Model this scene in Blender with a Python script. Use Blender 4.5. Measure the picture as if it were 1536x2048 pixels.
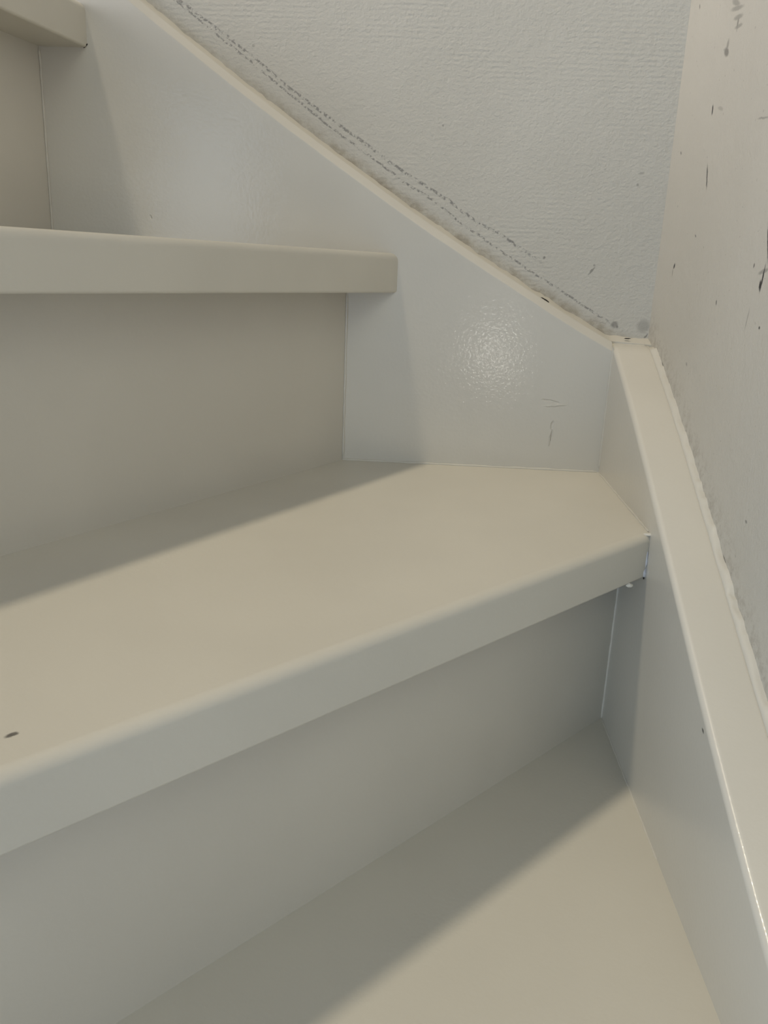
import bpy, bmesh, math, random
from mathutils import Vector, Matrix, noise

for o in list(bpy.data.objects):
    bpy.data.objects.remove(o)
scene = bpy.context.scene
C = scene.collection

# ---------------------------------------------------------------- camera
cam_data = bpy.data.cameras.new('camera')
cam = bpy.data.objects.new('camera', cam_data)
C.objects.link(cam)
R_ = Vector((0.99792696, 0.05151101, 0.03857971))
U_ = Vector((-0.0516435, 0.28324763, 0.95765533))
F_ = Vector((-0.03840218, 0.95766246, -0.28532065))
m = Matrix((R_, U_, -F_)).transposed().to_4x4()
m.translation = Vector((-0.170887, -0.760154, 0.176484))
cam.matrix_world = m
cam_data.sensor_fit = 'VERTICAL'
cam_data.sensor_height = 24.0
cam_data.sensor_width = 18.0
cam_data.lens = 1632.445 / 2048 * 24.0
cam_data.clip_start = 0.01
scene.camera = cam

# ---------------------------------------------------------------- light
scene.view_settings.view_transform = 'Standard'
scene.view_settings.look = 'None'
scene.view_settings.exposure = 0.0
scene.view_settings.gamma = 1.0
scene.view_settings.use_curve_mapping = False

world = bpy.data.worlds.new('world')
scene.world = world
world.use_nodes = True
bg = world.node_tree.nodes['Background']
bg.inputs['Color'].default_value = (0.35, 0.5, 1.0, 1)
bg.inputs['Strength'].default_value = 0.10


def lamp(name, kind, loc, target, power, color, size, size_y=None):
    d = bpy.data.lights.new(name, kind)
    d.energy = power
    d.color = color
    if kind == 'AREA':
        d.shape = 'RECTANGLE' if size_y else 'DISK'
        d.size = size
        if size_y:
            d.size_y = size_y
    else:
        d.shadow_soft_size = size
    o = bpy.data.objects.new(name, d)
    C.objects.link(o)
    o.location = loc
    o.rotation_euler = (Vector(target) - Vector(loc)).to_track_quat('-Z', 'Y').to_euler()
    return o


# ceiling lamp high up in the stairwell
lamp('ceiling_lamp', 'POINT', (-1.68, -0.93, 5.2), (0, 0, 0), 430.0, (1.0, 0.870, 0.66), 0.19)
# daylight from the hall below, in front of and to the left of the stair
lamp('hall_daylight', 'AREA', (-1.5, -2.0, -0.1), (-0.3, 0, 0), 34.0, (0.67, 0.82, 1.0), 1.6, 1.6)
# added soft fill from the left, not a known source
lamp('left_fill', 'AREA', (-2.2, -0.6, 0.6), (0, -0.2, 0), 27.5, (1.0, 0.91, 0.84), 1.0, 1.5)
lamp('high_front_fill', 'AREA', (-0.3, -2.2, 1.2), (-0.2, 0, 0), 5.5, (0.97, 1.0, 0.85), 0.8, 0.8)  # weak fill added high in front to balance the tones, no known source
# small hall lamp that glints in the gloss paint
lamp('hall_lamp', 'POINT', (0.10, -2.35, -0.10), (0, 0, 0), 4.0, (1.0, 0.95, 0.86), 0.06)


# ---------------------------------------------------------------- node helpers
class NT:
    def __init__(self, name):
        self.mat = bpy.data.materials.new(name)
        self.mat.use_nodes = True
        self.t = self.mat.node_tree
        self.n = self.t.nodes
        self.bsdf = self.n['Principled BSDF']
        self.pos = self.n.new('ShaderNodeTexCoord').outputs['Object']

    def set(self, sock, v):
        if isinstance(v, bpy.types.NodeSocket):
            self.t.links.new(v, sock)
        elif v is not None:
            sock.default_value = v

    def math(self, op, a, b=None, c=None, clamp=False):
        nd = self.n.new('ShaderNodeMath')
        nd.operation = op
        nd.use_clamp = clamp
        for i, v in enumerate((a, b, c)):
            self.set(nd.inputs[i], v)
        return nd.outputs[0]

    def vmath(self, op, a, b=None, out=0):
        nd = self.n.new('ShaderNodeVectorMath')
        nd.operation = op
        self.set(nd.inputs[0], a)
        if b is not None:
            if op == 'SCALE':
                self.set(nd.inputs['Scale'], b)
            else:
                self.set(nd.inputs[1], b)
        return nd.outputs[out]

    def noise(self, vec, scale, detail=2.0, rough=0.5, out='Fac', stretch=None):
        if stretch:
            vec = self.vmath('MULTIPLY', vec, stretch)
        nd = self.n.new('ShaderNodeTexNoise')
        self.set(nd.inputs['Vector'], vec)
        nd.inputs['Scale'].default_value = scale
        nd.inputs['Detail'].default_value = detail
        nd.inputs['Roughness'].default_value = rough
        return nd.outputs[out]

    def map(self, v, a, b, c=0.0, d=1.0, smooth=True):
        nd = self.n.new('ShaderNodeMapRange')
        nd.interpolation_type = 'SMOOTHSTEP' if smooth else 'LINEAR'
        self.set(nd.inputs['Value'], v)
        nd.inputs['From Min'].default_value = a
        nd.inputs['From Max'].default_value = b
        nd.inputs['To Min'].default_value = c
        nd.inputs['To Max'].default_value = d
        return nd.outputs[0]

    def mix(self, fac, a, b):
        nd = self.n.new('ShaderNodeMix')
        nd.data_type = 'RGBA'
        self.set(nd.inputs[0], fac)
        for s, v in ((nd.inputs[6], a), (nd.inputs[7], b)):
            self.set(s, v if isinstance(v, bpy.types.NodeSocket) else (*v, 1))
        return nd.outputs[2]

    def sep(self, vec):
        nd = self.n.new('ShaderNodeSeparateXYZ')
        self.set(nd.inputs[0], vec)
        return nd.outputs

    def bump(self, height, strength, dist, normal=None):
        nd = self.n.new('ShaderNodeBump')
        nd.inputs['Strength'].default_value = strength
        nd.inputs['Distance'].default_value = dist
        self.set(nd.inputs['Height'], height)
        if normal:
            self.set(nd.inputs['Normal'], normal)
        return nd.outputs[0]

    def ellipse(self, vec, axis, u, v, hl, hw, ang, soft=0.5):
        """mask of a slanted ellipse on the plane normal to axis (0, 1 or 2)"""
        nd = self.n.new('ShaderNodeMapping')
        nd.vector_type = 'TEXTURE'
        flat = self.vmath('MULTIPLY', vec, [(0, 1, 1), (1, 0, 1), (1, 1, 0)][axis])
        self.set(nd.inputs[0], flat)
        loc = [(0, u, v), (u, 0, v), (u, v, 0)][axis]
        nd.inputs['Location'].default_value = loc
        nd.inputs['Rotation'].default_value = [(ang, 0, 0), (0, -ang, 0), (0, 0, ang)][axis]
        nd.inputs['Scale'].default_value = [(1, hl, hw), (hl, 1, hw), (hl, hw, 1)][axis]
        return self.map(self.vmath('LENGTH', nd.outputs[0], out=1), soft, 1.25, 1.0, 0.0)

    def marks(self, vec, axis, lst, signed=False):
        acc = None
        for (u, v, hl, hw, ang, st) in lst:
            e = self.math('MULTIPLY', self.ellipse(vec, axis, u, v, hl, hw, ang), st)
            if acc is None:
                acc = e
            else:
                acc = self.math('ADD' if signed else 'MAXIMUM', acc, e)
        return acc

    def jitter(self, scale, amp):
        n = self.noise(self.pos, scale, 2.0, 0.6, 'Color')
        return self.vmath('ADD', self.pos, self.vmath('SCALE', self.vmath('SUBTRACT', n, (0.5, 0.5, 0.5)), amp))

    def curve(self, xv, pts, x0, x1, z0, z1):
        """z = f(x) through the given points, as a float curve"""
        nd = self.n.new('ShaderNodeFloatCurve')
        self.set(nd.inputs['Value'], self.map(xv, x0, x1, 0, 1, smooth=False))
        cv = nd.mapping.curves[0]
        q = [((x - x0) / (x1 - x0), (z - z0) / (z1 - z0)) for x, z in pts]
        cv.points[0].location = q[0]
        cv.points[1].location = q[-1]
        for p in q[1:-1]:
            cv.points.new(*p)
        nd.mapping.update()
        return self.map(nd.outputs[0], 0, 1, z0, z1, smooth=False)


# ---------------------------------------------------------------- materials
PAINT = (0.60, 0.575, 0.515)


def paint(name, color=PAINT, rough=0.33, dents=None, axis=1, spots=None, peel=0.00012, coat=0.0):
    k = NT(name)
    k.bsdf.inputs['Roughness'].default_value = rough
    k.bsdf.inputs['Specular IOR Level'].default_value = 0.5
    big = k.noise(k.pos, 9.0, 2.0)
    col = k.mix(k.map(big, 0.3, 0.7), tuple(c * 0.975 for c in color), tuple(min(1, c * 1.02) for c in color))
    if spots:
        msk = k.marks(k.jitter(420, 0.0016), axis, spots)
        col = k.mix(msk, col, (0.05, 0.045, 0.04))
    k.set(k.bsdf.inputs['Base Color'], col)
    h = k.math('ADD', k.noise(k.pos, 330, 2.0), k.math('MULTIPLY', k.noise(k.pos, 60, 2.0), 1.6))
    nrm = k.bump(h, 0.35, peel * 2)
    if dents:
        d = k.marks(k.jitter(260, 0.0022), axis, dents, signed=True)
        nrm = k.bump(k.math('MULTIPLY', d, -1.0), 0.8, 0.0007, nrm)
    k.set(k.bsdf.inputs['Normal'], nrm)
    if coat:
        k.bsdf.inputs['Coat Weight'].default_value = coat
        k.bsdf.inputs['Coat Roughness'].default_value = 0.09
        hc = k.noise(k.pos, 340, 1.0)
        k.set(k.bsdf.inputs['Coat Normal'], k.bump(hc, 0.6, 0.00022))
    return k.mat


STRINGER_DENTS = [
    (-0.0517, 0.0651, 0.0083, 0.0012, -0.15, 1.0), (-0.0465, 0.0614, 0.0096, 0.0010, 0.10, -1.0),
    (-0.0477, 0.0426, 0.0043, 0.0014, -1.64, 1.0), (-0.0488, 0.0299, 0.0074, 0.0010, -1.63, -1.0),
    (-0.0477, 0.0328, 0.0065, 0.0010, -1.65, 1.0), (-0.4198, 0.2127, 0.0018, 0.0010, -1.22, 1.0),
    (-0.3082, 0.1329, 0.0024, 0.0009, -0.24, 1.0)]
M_STRING = paint('gloss_paint_stringer', rough=0.3, dents=STRINGER_DENTS, axis=1, peel=0.00016, coat=0.25)
M_SIDE = paint('gloss_paint_side_stringer', color=(0.63, 0.60, 0.53), rough=0.3, coat=0.3, spots=[(-0.3382, -0.0700, 0.0022, 0.0011, 0.3, 0.9)], axis=0)
M_TREAD = paint('satin_paint_tread', color=(0.60,0.575,0.505), rough=0.42, spots=[(-0.3209, -0.4922, 0.0028, 0.0016, 0.8, 0.85)], axis=2)
M_RISER = paint('satin_paint_riser', rough=0.4)
M_CAULK = paint('caulk', color=(0.59, 0.565, 0.50), rough=0.5)
M_FRESH = paint('fresh_filler', color=(0.56, 0.56, 0.60), rough=0.5)


def dark_gap_material():
    k = NT('dark_gap')
    k.set(k.bsdf.inputs['Base Color'], k.mix(k.noise(k.pos, 300), (0.012, 0.011, 0.01), (0.03, 0.027, 0.024)))
    k.bsdf.inputs['Roughness'].default_value = 0.9
    return k.mat


M_GAP = dark_gap_material()

# top of the curved stringer against the back wall (x, z), its face at y = 0
A_TOP = [(-0.4214, 0.3827), (-0.3802, 0.3542), (-0.334, 0.3191), (-0.2867, 0.2917), (-0.2429, 0.2598), (-0.2126, 0.2402),
         (-0.1757, 0.2181), (-0.107, 0.1795), (-0.0606, 0.1555), (-0.0131, 0.1277), (0.0, 0.1180)]
# inner top edge of the side stringer (y, z), its face at x = 0
B_TOP = [(0.0, 0.1150), (-0.06, 0.0845), (-0.1892, 0.0190), (-0.2783, -0.0300), (-0.3447, -0.0685), (-0.4014, -0.0975), (-0.4544, -0.1210)]


def polyfit(pts, deg):
    n = deg + 1
    A = [[sum(x ** (i + j) for x, _ in pts) for j in range(n)] + [sum(y * x ** i for x, y in pts)] for i in range(n)]
    for i in range(n):
        p = max(range(i, n), key=lambda r: abs(A[r][i]))
        A[i], A[p] = A[p], A[i]
        for r in range(n):
            if r != i:
                f = A[r][i] / A[i][i]
                A[r] = [a - f * b for a, b in zip(A[r], A[i])]
    return [A[i][n] / A[i][i] for i in range(n)]


CA = polyfit(A_TOP, 2)
CB = polyfit(B_TOP, 3)


def zA(x):
    if x < -0.45:
        s = CA[1] + 2 * CA[2] * -0.45
        return zA(-0.45) + s * (x + 0.45)
    return sum(c * x ** i for i, c in enumerate(CA))


def zB(y):
    if y < -0.46:
        s = sum(i * c * (-0.46) ** (i - 1) for i, c in enumerate(CB) if i)
        return zB(-0.46) + min(0.55, s) * (y + 0.46)
    return sum(c * y ** i for i, c in enumerate(CB))


WALL_Y = 0.0311
WALL_X = 0.0382

PENCIL_UP = [(-0.43, 0.4141), (-0.3975, 0.392), (-0.3721, 0.3754), (-0.3351, 0.3508), (-0.2975, 0.3237), (-0.2633, 0.3018), (-0.2333, 0.2835),
             (-0.2043, 0.265), (-0.1733, 0.2476), (-0.1513, 0.2352), (-0.1266, 0.2194), (-0.1069, 0.211), (-0.0843, 0.1971), (-0.067, 0.1876), (0.06, 0.112)]
PENCIL_LO = [(-0.43, 0.4112), (-0.401, 0.3919), (-0.3683, 0.3686), (-0.3325, 0.3438), (-0.2934, 0.3158), (-0.2618, 0.2941), (-0.2188, 0.2666),
             (-0.1947, 0.2511), (-0.17, 0.2379), (-0.1454, 0.2209), (-0.1206, 0.2057), (-0.0885, 0.1868), (-0.058, 0.1694), (-0.0326, 0.1552), (-0.007, 0.1408), (0.06, 0.105)]
MARKS_BACK = [(-0.0208, 0.1819, 0.0046, 0.0010, 0.92, 0.55), (-0.0188, 0.1871, 0.0013, 0.0012, 0.58, 0.40), (-0.0649, 0.1919, 0.0013, 0.0010, 1.09, 0.60),
              (0.0057, 0.1350, 0.0035, 0.0035, -0.57, 0.50), (0.0083, 0.1332, 0.0016, 0.0015, 1.07, 0.65), (0.0324, 0.1345, 0.0065, 0.0065, 0.28, 0.30),
              (0.0361, 0.1256, 0.0031, 0.0008, 0.98, 0.60), (-0.1640, 0.3000, 0.0012, 0.0010, -1.33, 0.40),
              (0.0140, 0.2664, 0.0031, 0.0010, 0.17, 0.30), (0.0119, 0.2568, 0.0013, 0.0013, 0.03, 0.40), (-0.3331, 0.3584, 0.0013, 0.0013, -0.71, 0.30)]
MARKS_SIDE = [
    (-0.0682, 0.3014, 0.0036, 0.0011, -1.71, 0.90), (-0.0777, 0.2534, 0.0091, 0.0009, -1.89, 0.75), (-0.0227, 0.1883, 0.0024, 0.0014, -1.03, 1.00),
    (-0.0201, 0.1830, 0.0029, 0.0009, -1.54, 0.30), (-0.2168, 0.2027, 0.0128, 0.0011, -1.95, 0.90), (-0.2178, 0.1798, 0.0082, 0.0009, -1.42, 0.90),
    (-0.2157, 0.1753, 0.0037, 0.0013, -1.78, 0.90), (-0.2004, 0.1877, 0.0013, 0.0007, -1.33, 0.70), (-0.2174, 0.1841, 0.0075, 0.0011, 2.96, 0.35),
    (-0.1403, 0.1623, 0.0019, 0.0008, -1.75, 0.60), (-0.0883, 0.3676, 0.0095, 0.0016, -2.78, 0.30), (-0.0927, 0.3630, 0.0129, 0.0013, -2.97, 0.30),
    (-0.0979, 0.3560, 0.0093, 0.0013, -3.01, 0.30), (-0.0983, 0.3521, 0.0049, 0.0013, -1.53, 0.40), (-0.1013, 0.3495, 0.0076, 0.0011, -3.05, 0.30),
    (-0.0825, 0.3415, 0.0043, 0.0020, -1.27, 0.30), (-0.0822, 0.3376, 0.0059, 0.0022, -2.70, 0.45), (-0.1759, 0.2784, 0.0090, 0.0006, -3.03, 0.30),
    (0.0035, 0.3902, 0.0024, 0.0010, -2.25, 0.40), (-0.2255, 0.1500, 0.0013, 0.0007, -2.97, 0.70), (-0.2033, 0.1539, 0.0069, 0.0007, -1.37, 0.25),
    (0.0021, 0.2803, 0.0022, 0.0010, -2.65, 0.40), (-0.0698, 0.2107, 0.0018, 0.0007, -2.68, 0.50), (-0.0286, 0.1044, 0.0071, 0.0009, -2.56, 1.00),
    (-0.1764, 0.0257, 0.0019, 0.0010, -2.56, 1.00), (-0.2317, -0.0029, 0.0053, 0.0011, -2.62, 1.00), (-0.2228, 0.0018, 0.0023, 0.0006, -2.63, 0.60),
    (-0.0869, 0.2992, 0.0064, 0.0011, -2.87, 0.20), (-0.3265, -0.0666, 0.0039, 0.0010, -2.53, 0.60), (-0.2554, 0.0322, 0.0019, 0.0007, -2.92, 0.40),
    (-0.0929, 0.1131, 0.0022, 0.0009, -2.58, 0.30)]


def back_wall_material():
    k = NT('textured_wallpaper')
    k.bsdf.inputs['Roughness'].default_value = 0.62
    x, y, z = k.sep(k.pos)
    base = k.mix(k.map(k.noise(k.pos, 7, 3), 0.3, 0.7), (0.53, 0.505, 0.445), (0.56, 0.535, 0.475))
    weave = k.noise(k.pos, 400, 1.0, 0.5, stretch=(0.75, 1, 1))
    rough_n = k.noise(k.pos, 520, 2.0, 0.6)
    # pencil lines that break over the paper's grain
    jz = k.math('ADD', z, k.math('MULTIPLY', k.math('SUBTRACT', k.noise(k.pos, 110, 2), 0.5), 0.0035))
    line = None
    for pts, xend, th in ((PENCIL_UP, -0.055, 0.0018), (PENCIL_LO, 0.018, 0.0013)):
        f = k.curve(x, pts, -0.43, 0.06, 0.08, 0.44)
        d = k.math('ABSOLUTE', k.math('SUBTRACT', jz, f))
        a = k.map(d, th * 0.45, th * 1.2, 1.0, 0.0)
        fade = k.map(x, xend - 0.035, xend, 1.0, 0.0)
        a = k.math('MULTIPLY', a, fade)
        line = a if line is None else k.math('MAXIMUM', line, a)
    grain = k.map(k.noise(k.pos, 560, 2.0, 0.6, stretch=(0.75, 1, 0.8)), 0.44, 0.60)
    line = k.math('MULTIPLY', k.math('MULTIPLY', line, grain), 0.62)
    # grubby band just above the skirting board
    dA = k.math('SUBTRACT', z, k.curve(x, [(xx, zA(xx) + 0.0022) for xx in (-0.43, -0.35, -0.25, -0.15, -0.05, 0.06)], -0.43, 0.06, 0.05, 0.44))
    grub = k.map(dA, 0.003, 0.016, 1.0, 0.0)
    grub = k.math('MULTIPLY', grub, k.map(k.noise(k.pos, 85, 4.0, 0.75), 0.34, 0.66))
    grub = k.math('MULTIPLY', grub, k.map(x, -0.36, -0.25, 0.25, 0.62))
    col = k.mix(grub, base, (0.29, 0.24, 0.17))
    col = k.mix(line, col, (0.10, 0.095, 0.095))
    mk = k.marks(k.jitter(380, 0.0022), 1, MARKS_BACK)
    col = k.mix(mk, col, (0.09, 0.082, 0.075))
    k.set(k.bsdf.inputs['Base Color'], col)
    # horizontal rows of the relief paper, stronger in patches
    wob = k.math('ADD', z, k.math('MULTIPLY', k.noise(k.pos, 60, 2, 0.5, stretch=(0.5, 1, 1)), 0.0022))
    rows = k.math('SINE', k.math('MULTIPLY', wob, 2 * math.pi / 0.0042))
    patch = k.map(k.noise(k.pos, 8, 1.0, stretch=(1, 1, 1.2)), 0.42, 0.62, 0.12, 0.85)
    rows = k.math('MULTIPLY', k.math('MULTIPLY', rows, k.map(k.noise(k.pos, 260, 2, stretch=(0.45, 1, 0.6)), 0.36, 0.6)), patch)
    h = k.math('ADD', k.math('MULTIPLY', rows, 0.24), k.math('ADD', weave, k.math('MULTIPLY', rough_n, 0.5)))
    h = k.math('ADD', h, k.math('MULTIPLY', k.noise(k.pos, 70, 2), 1.0))
    k.set(k.bsdf.inputs['Normal'], k.bump(h, 0.55, 0.0009))
    return k.mat


def side_wall_material():
    k = NT('painted_plaster')
    k.bsdf.inputs['Roughness'].default_value = 0.55
    col = k.mix(k.map(k.noise(k.pos, 6, 3), 0.3, 0.7), (0.56, 0.53, 0.465), (0.59, 0.56, 0.495))
    x, y, z = k.sep(k.pos)
    # grime beside the sealant line
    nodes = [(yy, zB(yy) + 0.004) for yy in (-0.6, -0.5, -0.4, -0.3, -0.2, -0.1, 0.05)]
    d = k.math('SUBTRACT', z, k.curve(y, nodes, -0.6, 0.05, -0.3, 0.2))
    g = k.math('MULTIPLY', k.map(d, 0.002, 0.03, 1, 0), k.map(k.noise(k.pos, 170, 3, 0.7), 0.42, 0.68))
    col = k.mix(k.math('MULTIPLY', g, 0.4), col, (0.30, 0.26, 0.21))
    speck = k.map(k.noise(k.pos, 260, 1.0), 0.745, 0.79)
    col = k.mix(k.math('MULTIPLY', speck, 0.35), col, (0.2, 0.18, 0.16))
    mk = k.marks(k.jitter(420, 0.0016), 0, [(u, v, a * 1.1, b * 1.35, g, min(1, st * 1.25)) for u, v, a, b, g, st in MARKS_SIDE])
    col = k.mix(mk, col, (0.03, 0.027, 0.027))
    k.set(k.bsdf.inputs['Base Color'], col)
    h = k.math('ADD', k.noise(k.pos, 420, 2, 0.6), k.math('MULTIPLY', k.noise(k.pos, 45, 3), 2.2))
    h = k.math('ADD', h, k.math('MULTIPLY', k.noise(k.pos, 200, 2, stretch=(1, 1, 0.25)), 0.8))
    k.set(k.bsdf.inputs['Normal'], k.bump(h, 0.5, 0.0007))
    return k.mat


# ---------------------------------------------------------------- mesh helpers
def link(name, bm, mat, parent=None, smooth=True, angle=40):
    bmesh.ops.recalc_face_normals(bm, faces=bm.faces)
    me = bpy.data.meshes.new(name)
    bm.to_mesh(me)
    bm.free()
    if smooth:
        for p in me.polygons:
            p.use_smooth = True
    me.materials.append(mat)
    o = bpy.data.objects.new(name, me)
    C.objects.link(o)
    if smooth:
        try:
            me.set_sharp_from_angle(angle=math.radians(angle))
        except Exception:
            pass
        wn = o.modifiers.new('weighted_normal', 'WEIGHTED_NORMAL')
        wn.keep_sharp = True
        wn.weight = 100
    if parent:
        o.parent = parent
    return o


def prism(poly, z0, z1):
    bm = bmesh.new()
    lo = [bm.verts.new((x, y, z0)) for x, y in poly]
    hi = [bm.verts.new((x, y, z1)) for x, y in poly]
    bm.faces.new(lo[::-1])
    bm.faces.new(hi)
    n = len(poly)
    for i in range(n):
        bm.faces.new((lo[i], lo[(i + 1) % n], hi[(i + 1) % n], hi[i]))
    return bm, lo, hi


def edge_between(bm, a, b):
    for e in a.link_edges:
        if e.other_vert(a) == b:
            return e


def sweep(path_profile, closed=True):
    """rings of equal length joined into a tube with capped ends"""
    bm = bmesh.new()
    rings = [[bm.verts.new(p) for p in ring] for ring in path_profile]
    n = len(rings[0])
    for a, b in zip(rings, rings[1:]):
        for i in range(n):
            j = (i + 1) % n
            bm.faces.new((a[i], a[j], b[j], b[i]))
    bm.faces.new(rings[0][::-1])
    bm.faces.new(rings[-1])
    return bm


def bead(name, p0, p1, r, mat, parent, seed=0, wob=0.25, n=None):
    """slightly lumpy run of sealant between two points"""
    p0, p1 = Vector(p0), Vector(p1)
    L = (p1 - p0).length
    n = n or max(6, int(L / 0.004))
    t = (p1 - p0).normalized()
    a = t.orthogonal().normalized()
    b = t.cross(a)
    rings = []
    for i in range(n + 1):
        p = p0.lerp(p1, i / n)
        rr = r * (1 + wob * noise.noise(Vector((seed * 7.3, i * 0.45, 0))) * 2)
        if i in (0, n):
            rr *= 0.35
        p = p + a * r * 0.35 * noise.noise(Vector((seed, i * 0.3, 5)))
        rings.append([p + (a * math.cos(q) + b * math.sin(q)) * rr for q in [2 * math.pi * j / 8 for j in range(8)]])
    return link(name, sweep(rings), mat, parent, angle=80)


def along(p, ang, s):
    return (p[0] - math.cos(ang) * s, p[1] - math.sin(ang) * s)


# ---------------------------------------------------------------- walls
def wall(name, corners, thick, mat):
    bm = bmesh.new()
    a = [bm.verts.new(c) for c in corners]
    b = [bm.verts.new(Vector(c) + Vector(thick)) for c in corners]
    bm.faces.new(a)
    bm.faces.new(b[::-1])
    for i in range(4):
        bm.faces.new((a[i], b[i], b[(i + 1) % 4], a[(i + 1) % 4]))
    o = link(name, bm, mat, smooth=False)
    o['kind'] = 'structure'
    return o


wall('wall_back', [(-1.4, WALL_Y, -0.62), (WALL_X, WALL_Y, -0.62), (WALL_X, WALL_Y, 1.5), (-1.4, WALL_Y, 1.5)], (0, 0.1, 0), back_wall_material())
wall('wall_right', [(WALL_X, WALL_Y + 0.1, -0.62), (WALL_X, -1.3, -0.62), (WALL_X, -1.3, 1.5), (WALL_X, WALL_Y + 0.1, 1.5)], (0.1, 0, 0), side_wall_material())

# ---------------------------------------------------------------- staircase
RISE = 0.19
TH = 0.0338
stair = bpy.data.objects.new('winder_staircase', None)
C.objects.link(stair)
stair.location = (0, 0, 0)
stair['label'] = 'off-white painted winder staircase turning in the corner between two walls'
stair['category'] = 'staircase'

# nosing lines: start point on a stringer, direction
N = {1: ((0.0, -0.55), math.radians(30)), 2: ((0.0, -0.1888), 0.8105), 3: ((-0.1979, 0.0), 1.0436), 4: ((-0.4684, 0.0), math.radians(79))}
# riser face lines
Q = {2: ((0.0, -0.1209), 0.8179), 3: ((-0.2432, 0.0), 1.0412), 4: ((-0.5105, 0.0), math.radians(78)), 1: ((0.0, -0.50), math.radians(30))}
LEN_N = {1: 0.80, 2: 1.0, 3: 0.955, 4: 0.88}
LEN_Q = {1: 0.78, 2: 0.97, 3: 0.96, 4: 0.87}


def tread(k, poly, z, front=(0, 1), r=0.0065):
    bm, lo, hi = prism(poly, z - TH, z)
    e_top = edge_between(bm, hi[front[0]], hi[front[1]])
    e_bot = edge_between(bm, lo[front[0]], lo[front[1]])
    bmesh.ops.bevel(bm, geom=[e_top], offset=r, segments=6, profile=0.5, affect='EDGES')
    e_bot = [e for e in bm.edges if all(v.co.z < z - TH + 1e-5 for v in e.verts)
             and all(abs((v.co.xy - Vector(poly[front[0]])).cross((Vector(poly[front[1]]) - Vector(poly[front[0]])).normalized())) < 1e-4 for v in e.verts)]
    if e_bot:
        bmesh.ops.bevel(bm, geom=e_bot, offset=0.0022, segments=3, profile=0.5, affect='EDGES')
    return link('tread', bm, M_TREAD, stair)


n1e, n2e, n3e, n4e = [along(*N[k], LEN_N[k]) for k in (1, 2, 3, 4)]
q1e, q2e, q3e, q4e = [along(*Q[k], LEN_Q[k]) for k in (1, 2, 3, 4)]
RT = 0.018   # riser board thickness
q2b = along((0.0, Q[2][0][1] + RT / math.cos(Q[2][1])), Q[2][1], LEN_Q[2])
EPS = 0.0
tread(1, [N[1][0], n1e, q2e, Q[2][0]], -RISE)
tread(2, [N[2][0], n2e, q3e, Q[3][0], (0.0, 0.0)], 0.0)
tread(3, [N[3][0], n3e, q4e, Q[4][0]], RISE)
tread(4, [N[4][0], n4e, (-0.86, -0.86), (-0.86, 0.0)], 2 * RISE)


def riser(k, z0, z1):
    p, a = Q[k]
    e = along(p, a, LEN_Q[k])
    nrm = Vector((-math.sin(a), math.cos(a)))            # towards the back of the riser
    if k in (1, 2):
        back0 = (0.0, p[1] + RT / math.cos(a))
    else:
        back0 = (p[0] - RT / math.sin(a), 0.0)
    back1 = (e[0] + nrm.x * RT, e[1] + nrm.y * RT)
    bm, lo, hi = prism([p, e, back1, back0], z0, z1)
    return link('riser', bm, M_RISER, stair, smooth=False)


riser(1, -2 * RISE, -RISE - TH)
riser(2, -RISE, -TH)
riser(3, 0.0, RISE - TH)
riser(4, RISE, 2 * RISE - TH)


# stringers: swept board section with a rounded top edge
def stringer_back():
    r = 0.0085
    t = 0.0255
    rings = []
    n = 200
    for i in range(n + 1):
        x = -1.0 + (1.0 + 0.0) * i / n
        zt = zA(x) + 0.0006 + 0.0006 * noise.noise(Vector((x * 14, 0, 0)))
        prof = [(0.0, zt - 0.43)]
        w1 = 0.0005 * noise.noise(Vector((x * 45, 4, 0)))
        prof += [(0.0, zt - r - 0.0006 + w1), (0.0008, zt - r + 0.0008 + w1), (0.0066, zt - 0.0016), (0.0085, zt - 0.0003), (0.0105, zt)]
        prof += [(t, zt), (t, zt - 0.43)]
        rings.append([(x, y, z) for y, z in prof])
    o = link('stringer', sweep(rings), M_STRING, stair, angle=50)
    return o


def stringer_side():
    r = 0.0042
    w = 0.0335
    rings = []
    n = 90
    for i in range(n + 1):
        y = 0.0255 - (0.0255 + 0.75) * i / n
        zt = zB(min(y, 0.0)) + (CB[1] * y * 0.3 if y > 0 else 0) + 0.0025
        prof = [(0.0, zt - 0.40)]
        for j in range(6):
            a = math.pi / 2 * j / 5
            prof.append((r - r * math.cos(a), zt - r + r * math.sin(a)))
        prof += [(w - 0.0022, zt), (w - 0.0008, zt - 0.0012), (w + 0.002, zt - 0.0012), (w + 0.002, zt - 0.40)]
        rings.append([(x, y, z) for x, z in prof])
    return link('stringer', sweep(rings), M_SIDE, stair, angle=50)


s_back = stringer_back()
s_back['label'] = 'curved stringer board along the back wall'
s_side = stringer_side()
s_side['label'] = 'stringer board running down the right wall'


# sealant fillets along the tops of both stringers
def sealant_back():
    rings = []
    n = 260
    for i in range(n + 1):
        x = -1.0 + (1.0 + WALL_X) * i / n
        xx = min(x, 0.0)
        zt = zA(xx) - 0.0004
        if x > 0:
            zt = zA(0) - 0.0004 - 0.05 * x
        k1 = 0.0011 * noise.noise(Vector((x * 60, 3, 0))) + 0.0009 * noise.noise(Vector((x * 220, 9, 0)))
        yf = 0.0165 + k1
        zh = zt + 0.0052 + k1 * 1.4
        rings.append([(x, yf, zt - 0.004), (x, yf, zt + 0.0008), (x, yf + 0.004, zt + 0.0022), (x, WALL_Y - 0.003, zh - 0.001), (x, WALL_Y + 0.0004, zh), (x, WALL_Y + 0.0004, zt - 0.004)])
    return link('sealant_fillet', sweep(rings), M_CAULK, s_back, angle=70)


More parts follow.
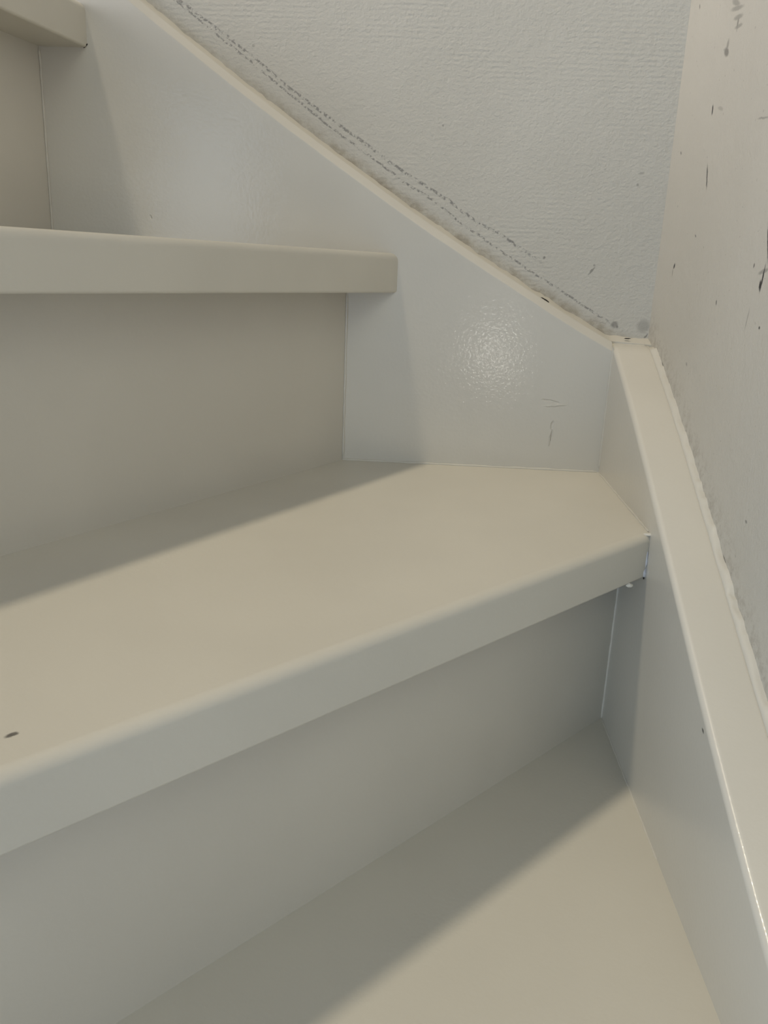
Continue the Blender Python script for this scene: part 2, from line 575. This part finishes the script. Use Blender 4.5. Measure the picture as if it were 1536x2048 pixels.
def sealant_side():
    rings = []
    n = 260
    for i in range(n + 1):
        y = 0.040 - (0.040 + 0.74) * i / n
        zt = zB(min(y, -0.001)) + 0.0028 - max(0.0, y + 0.001) * 0.03
        k1 = 0.0010 * noise.noise(Vector((y * 55, 30, 0))) + 0.0010 * noise.noise(Vector((y * 200, 90, 0)))
        xf = 0.0328 + 0.3 * k1
        zh = zt + 0.0012 + k1 * 2.0
        rings.append([(xf, y, zt - 0.004), (xf, y, zt - 0.0012), (xf + 0.0015, y, zt + 0.0002), (WALL_X - 0.002, y, zh - 0.0004), (WALL_X + 0.0004, y, zh), (WALL_X + 0.0004, y, zt - 0.004)])
    return link('sealant_fillet', sweep(rings), M_CAULK, s_side, angle=70)


sealant_back()
sealant_side()

# thin sealant runs in the joints
bead('sealant_bead', (-0.0, -0.0003, 0.004), (-0.0, -0.0003, 0.117), 0.0011, M_CAULK, stair, 1)
bead('sealant_bead', (Q[3][0][0], -0.0002, 0.0004), (-0.002, -0.0002, 0.0004), 0.0011, M_CAULK, stair, 2)
bead('sealant_bead', (-0.0003, -0.004, 0.0002), (-0.0003, -0.183, 0.0002), 0.0009, M_CAULK, stair, 3)
bead('sealant_bead', (-0.0004, Q[2][0][1] - 0.0006, -RISE), (-0.0004, Q[2][0][1] - 0.0006, -TH), 0.0011, M_CAULK, stair, 4)
bead('sealant_bead', (Q[3][0][0] + 0.0006, -0.0003, 0.001), (Q[3][0][0] + 0.0006, -0.0003, RISE - TH - 0.001), 0.0010, M_STRING, stair, 5)
bead('sealant_bead', (Q[4][0][0] + 0.0006, -0.0003, RISE), (Q[4][0][0] + 0.0006, -0.0003, 2 * RISE - TH - 0.001), 0.0010, M_STRING, stair, 6)
bead('sealant_bead', (-0.0002, Q[2][0][1] - 0.002, -RISE), (-0.0002, -0.30, -RISE), 0.0007, M_SIDE, stair, 7)


def lump(name, loc, size, mat, seed, parent=stair, rot=(0, 0, 0)):
    bm = bmesh.new()
    bmesh.ops.create_icosphere(bm, subdivisions=3, radius=1.0)
    for v in bm.verts:
        v.co *= 1 + 0.35 * noise.noise(v.co * 1.6 + Vector((seed * 11, 0, 0)))
        v.co = Vector((v.co.x * size[0], v.co.y * size[1], v.co.z * size[2]))
    o = link(name, bm, mat, parent, angle=80)
    o.location = loc
    o.rotation_euler = rot
    return o


# filler daubed at the right end of the middle nosing
f = lump('filler_daub', (-0.0016, -0.1885, -0.0300), (0.0030, 0.0022, 0.0040), M_FRESH, 1)
f['label'] = 'pale filler daub at the nosing end'
lump('filler_daub', (-0.0010, -0.1888, -0.0195), (0.0014, 0.0016, 0.0068), M_FRESH, 2)
lump('filler_daub', (-0.0006, -0.1870, -0.0010), (0.0040, 0.0022, 0.0014), M_CAULK, 3)
lump('paint_drip', (-0.0150, -0.2046, -TH - 0.0006), (0.0026, 0.0016, 0.0016), M_TREAD, 4)
# dark open cracks in the sealant and under the top nosing
c1 = lump('open_crack', (-0.0634, 0.0155, zA(-0.0634) + 0.0010), (0.0046, 0.0018, 0.0008), M_GAP, 5, rot=(0, 0.45, 0))
c1['label'] = 'dark crack in the sealant'
lump('open_crack', (-0.4695, -0.0006, 2 * RISE - TH + 0.0012), (0.0022, 0.0007, 0.0007), M_GAP, 6, rot=(0, -0.7, 0))
lump('open_crack', (0.0165, 0.0200, zA(0) + 0.0030), (0.0028, 0.0010, 0.0005), M_GAP, 7)
lump('open_crack', (-0.0005, -0.1880, -0.0335), (0.0006, 0.0008, 0.0022), M_GAP, 8)
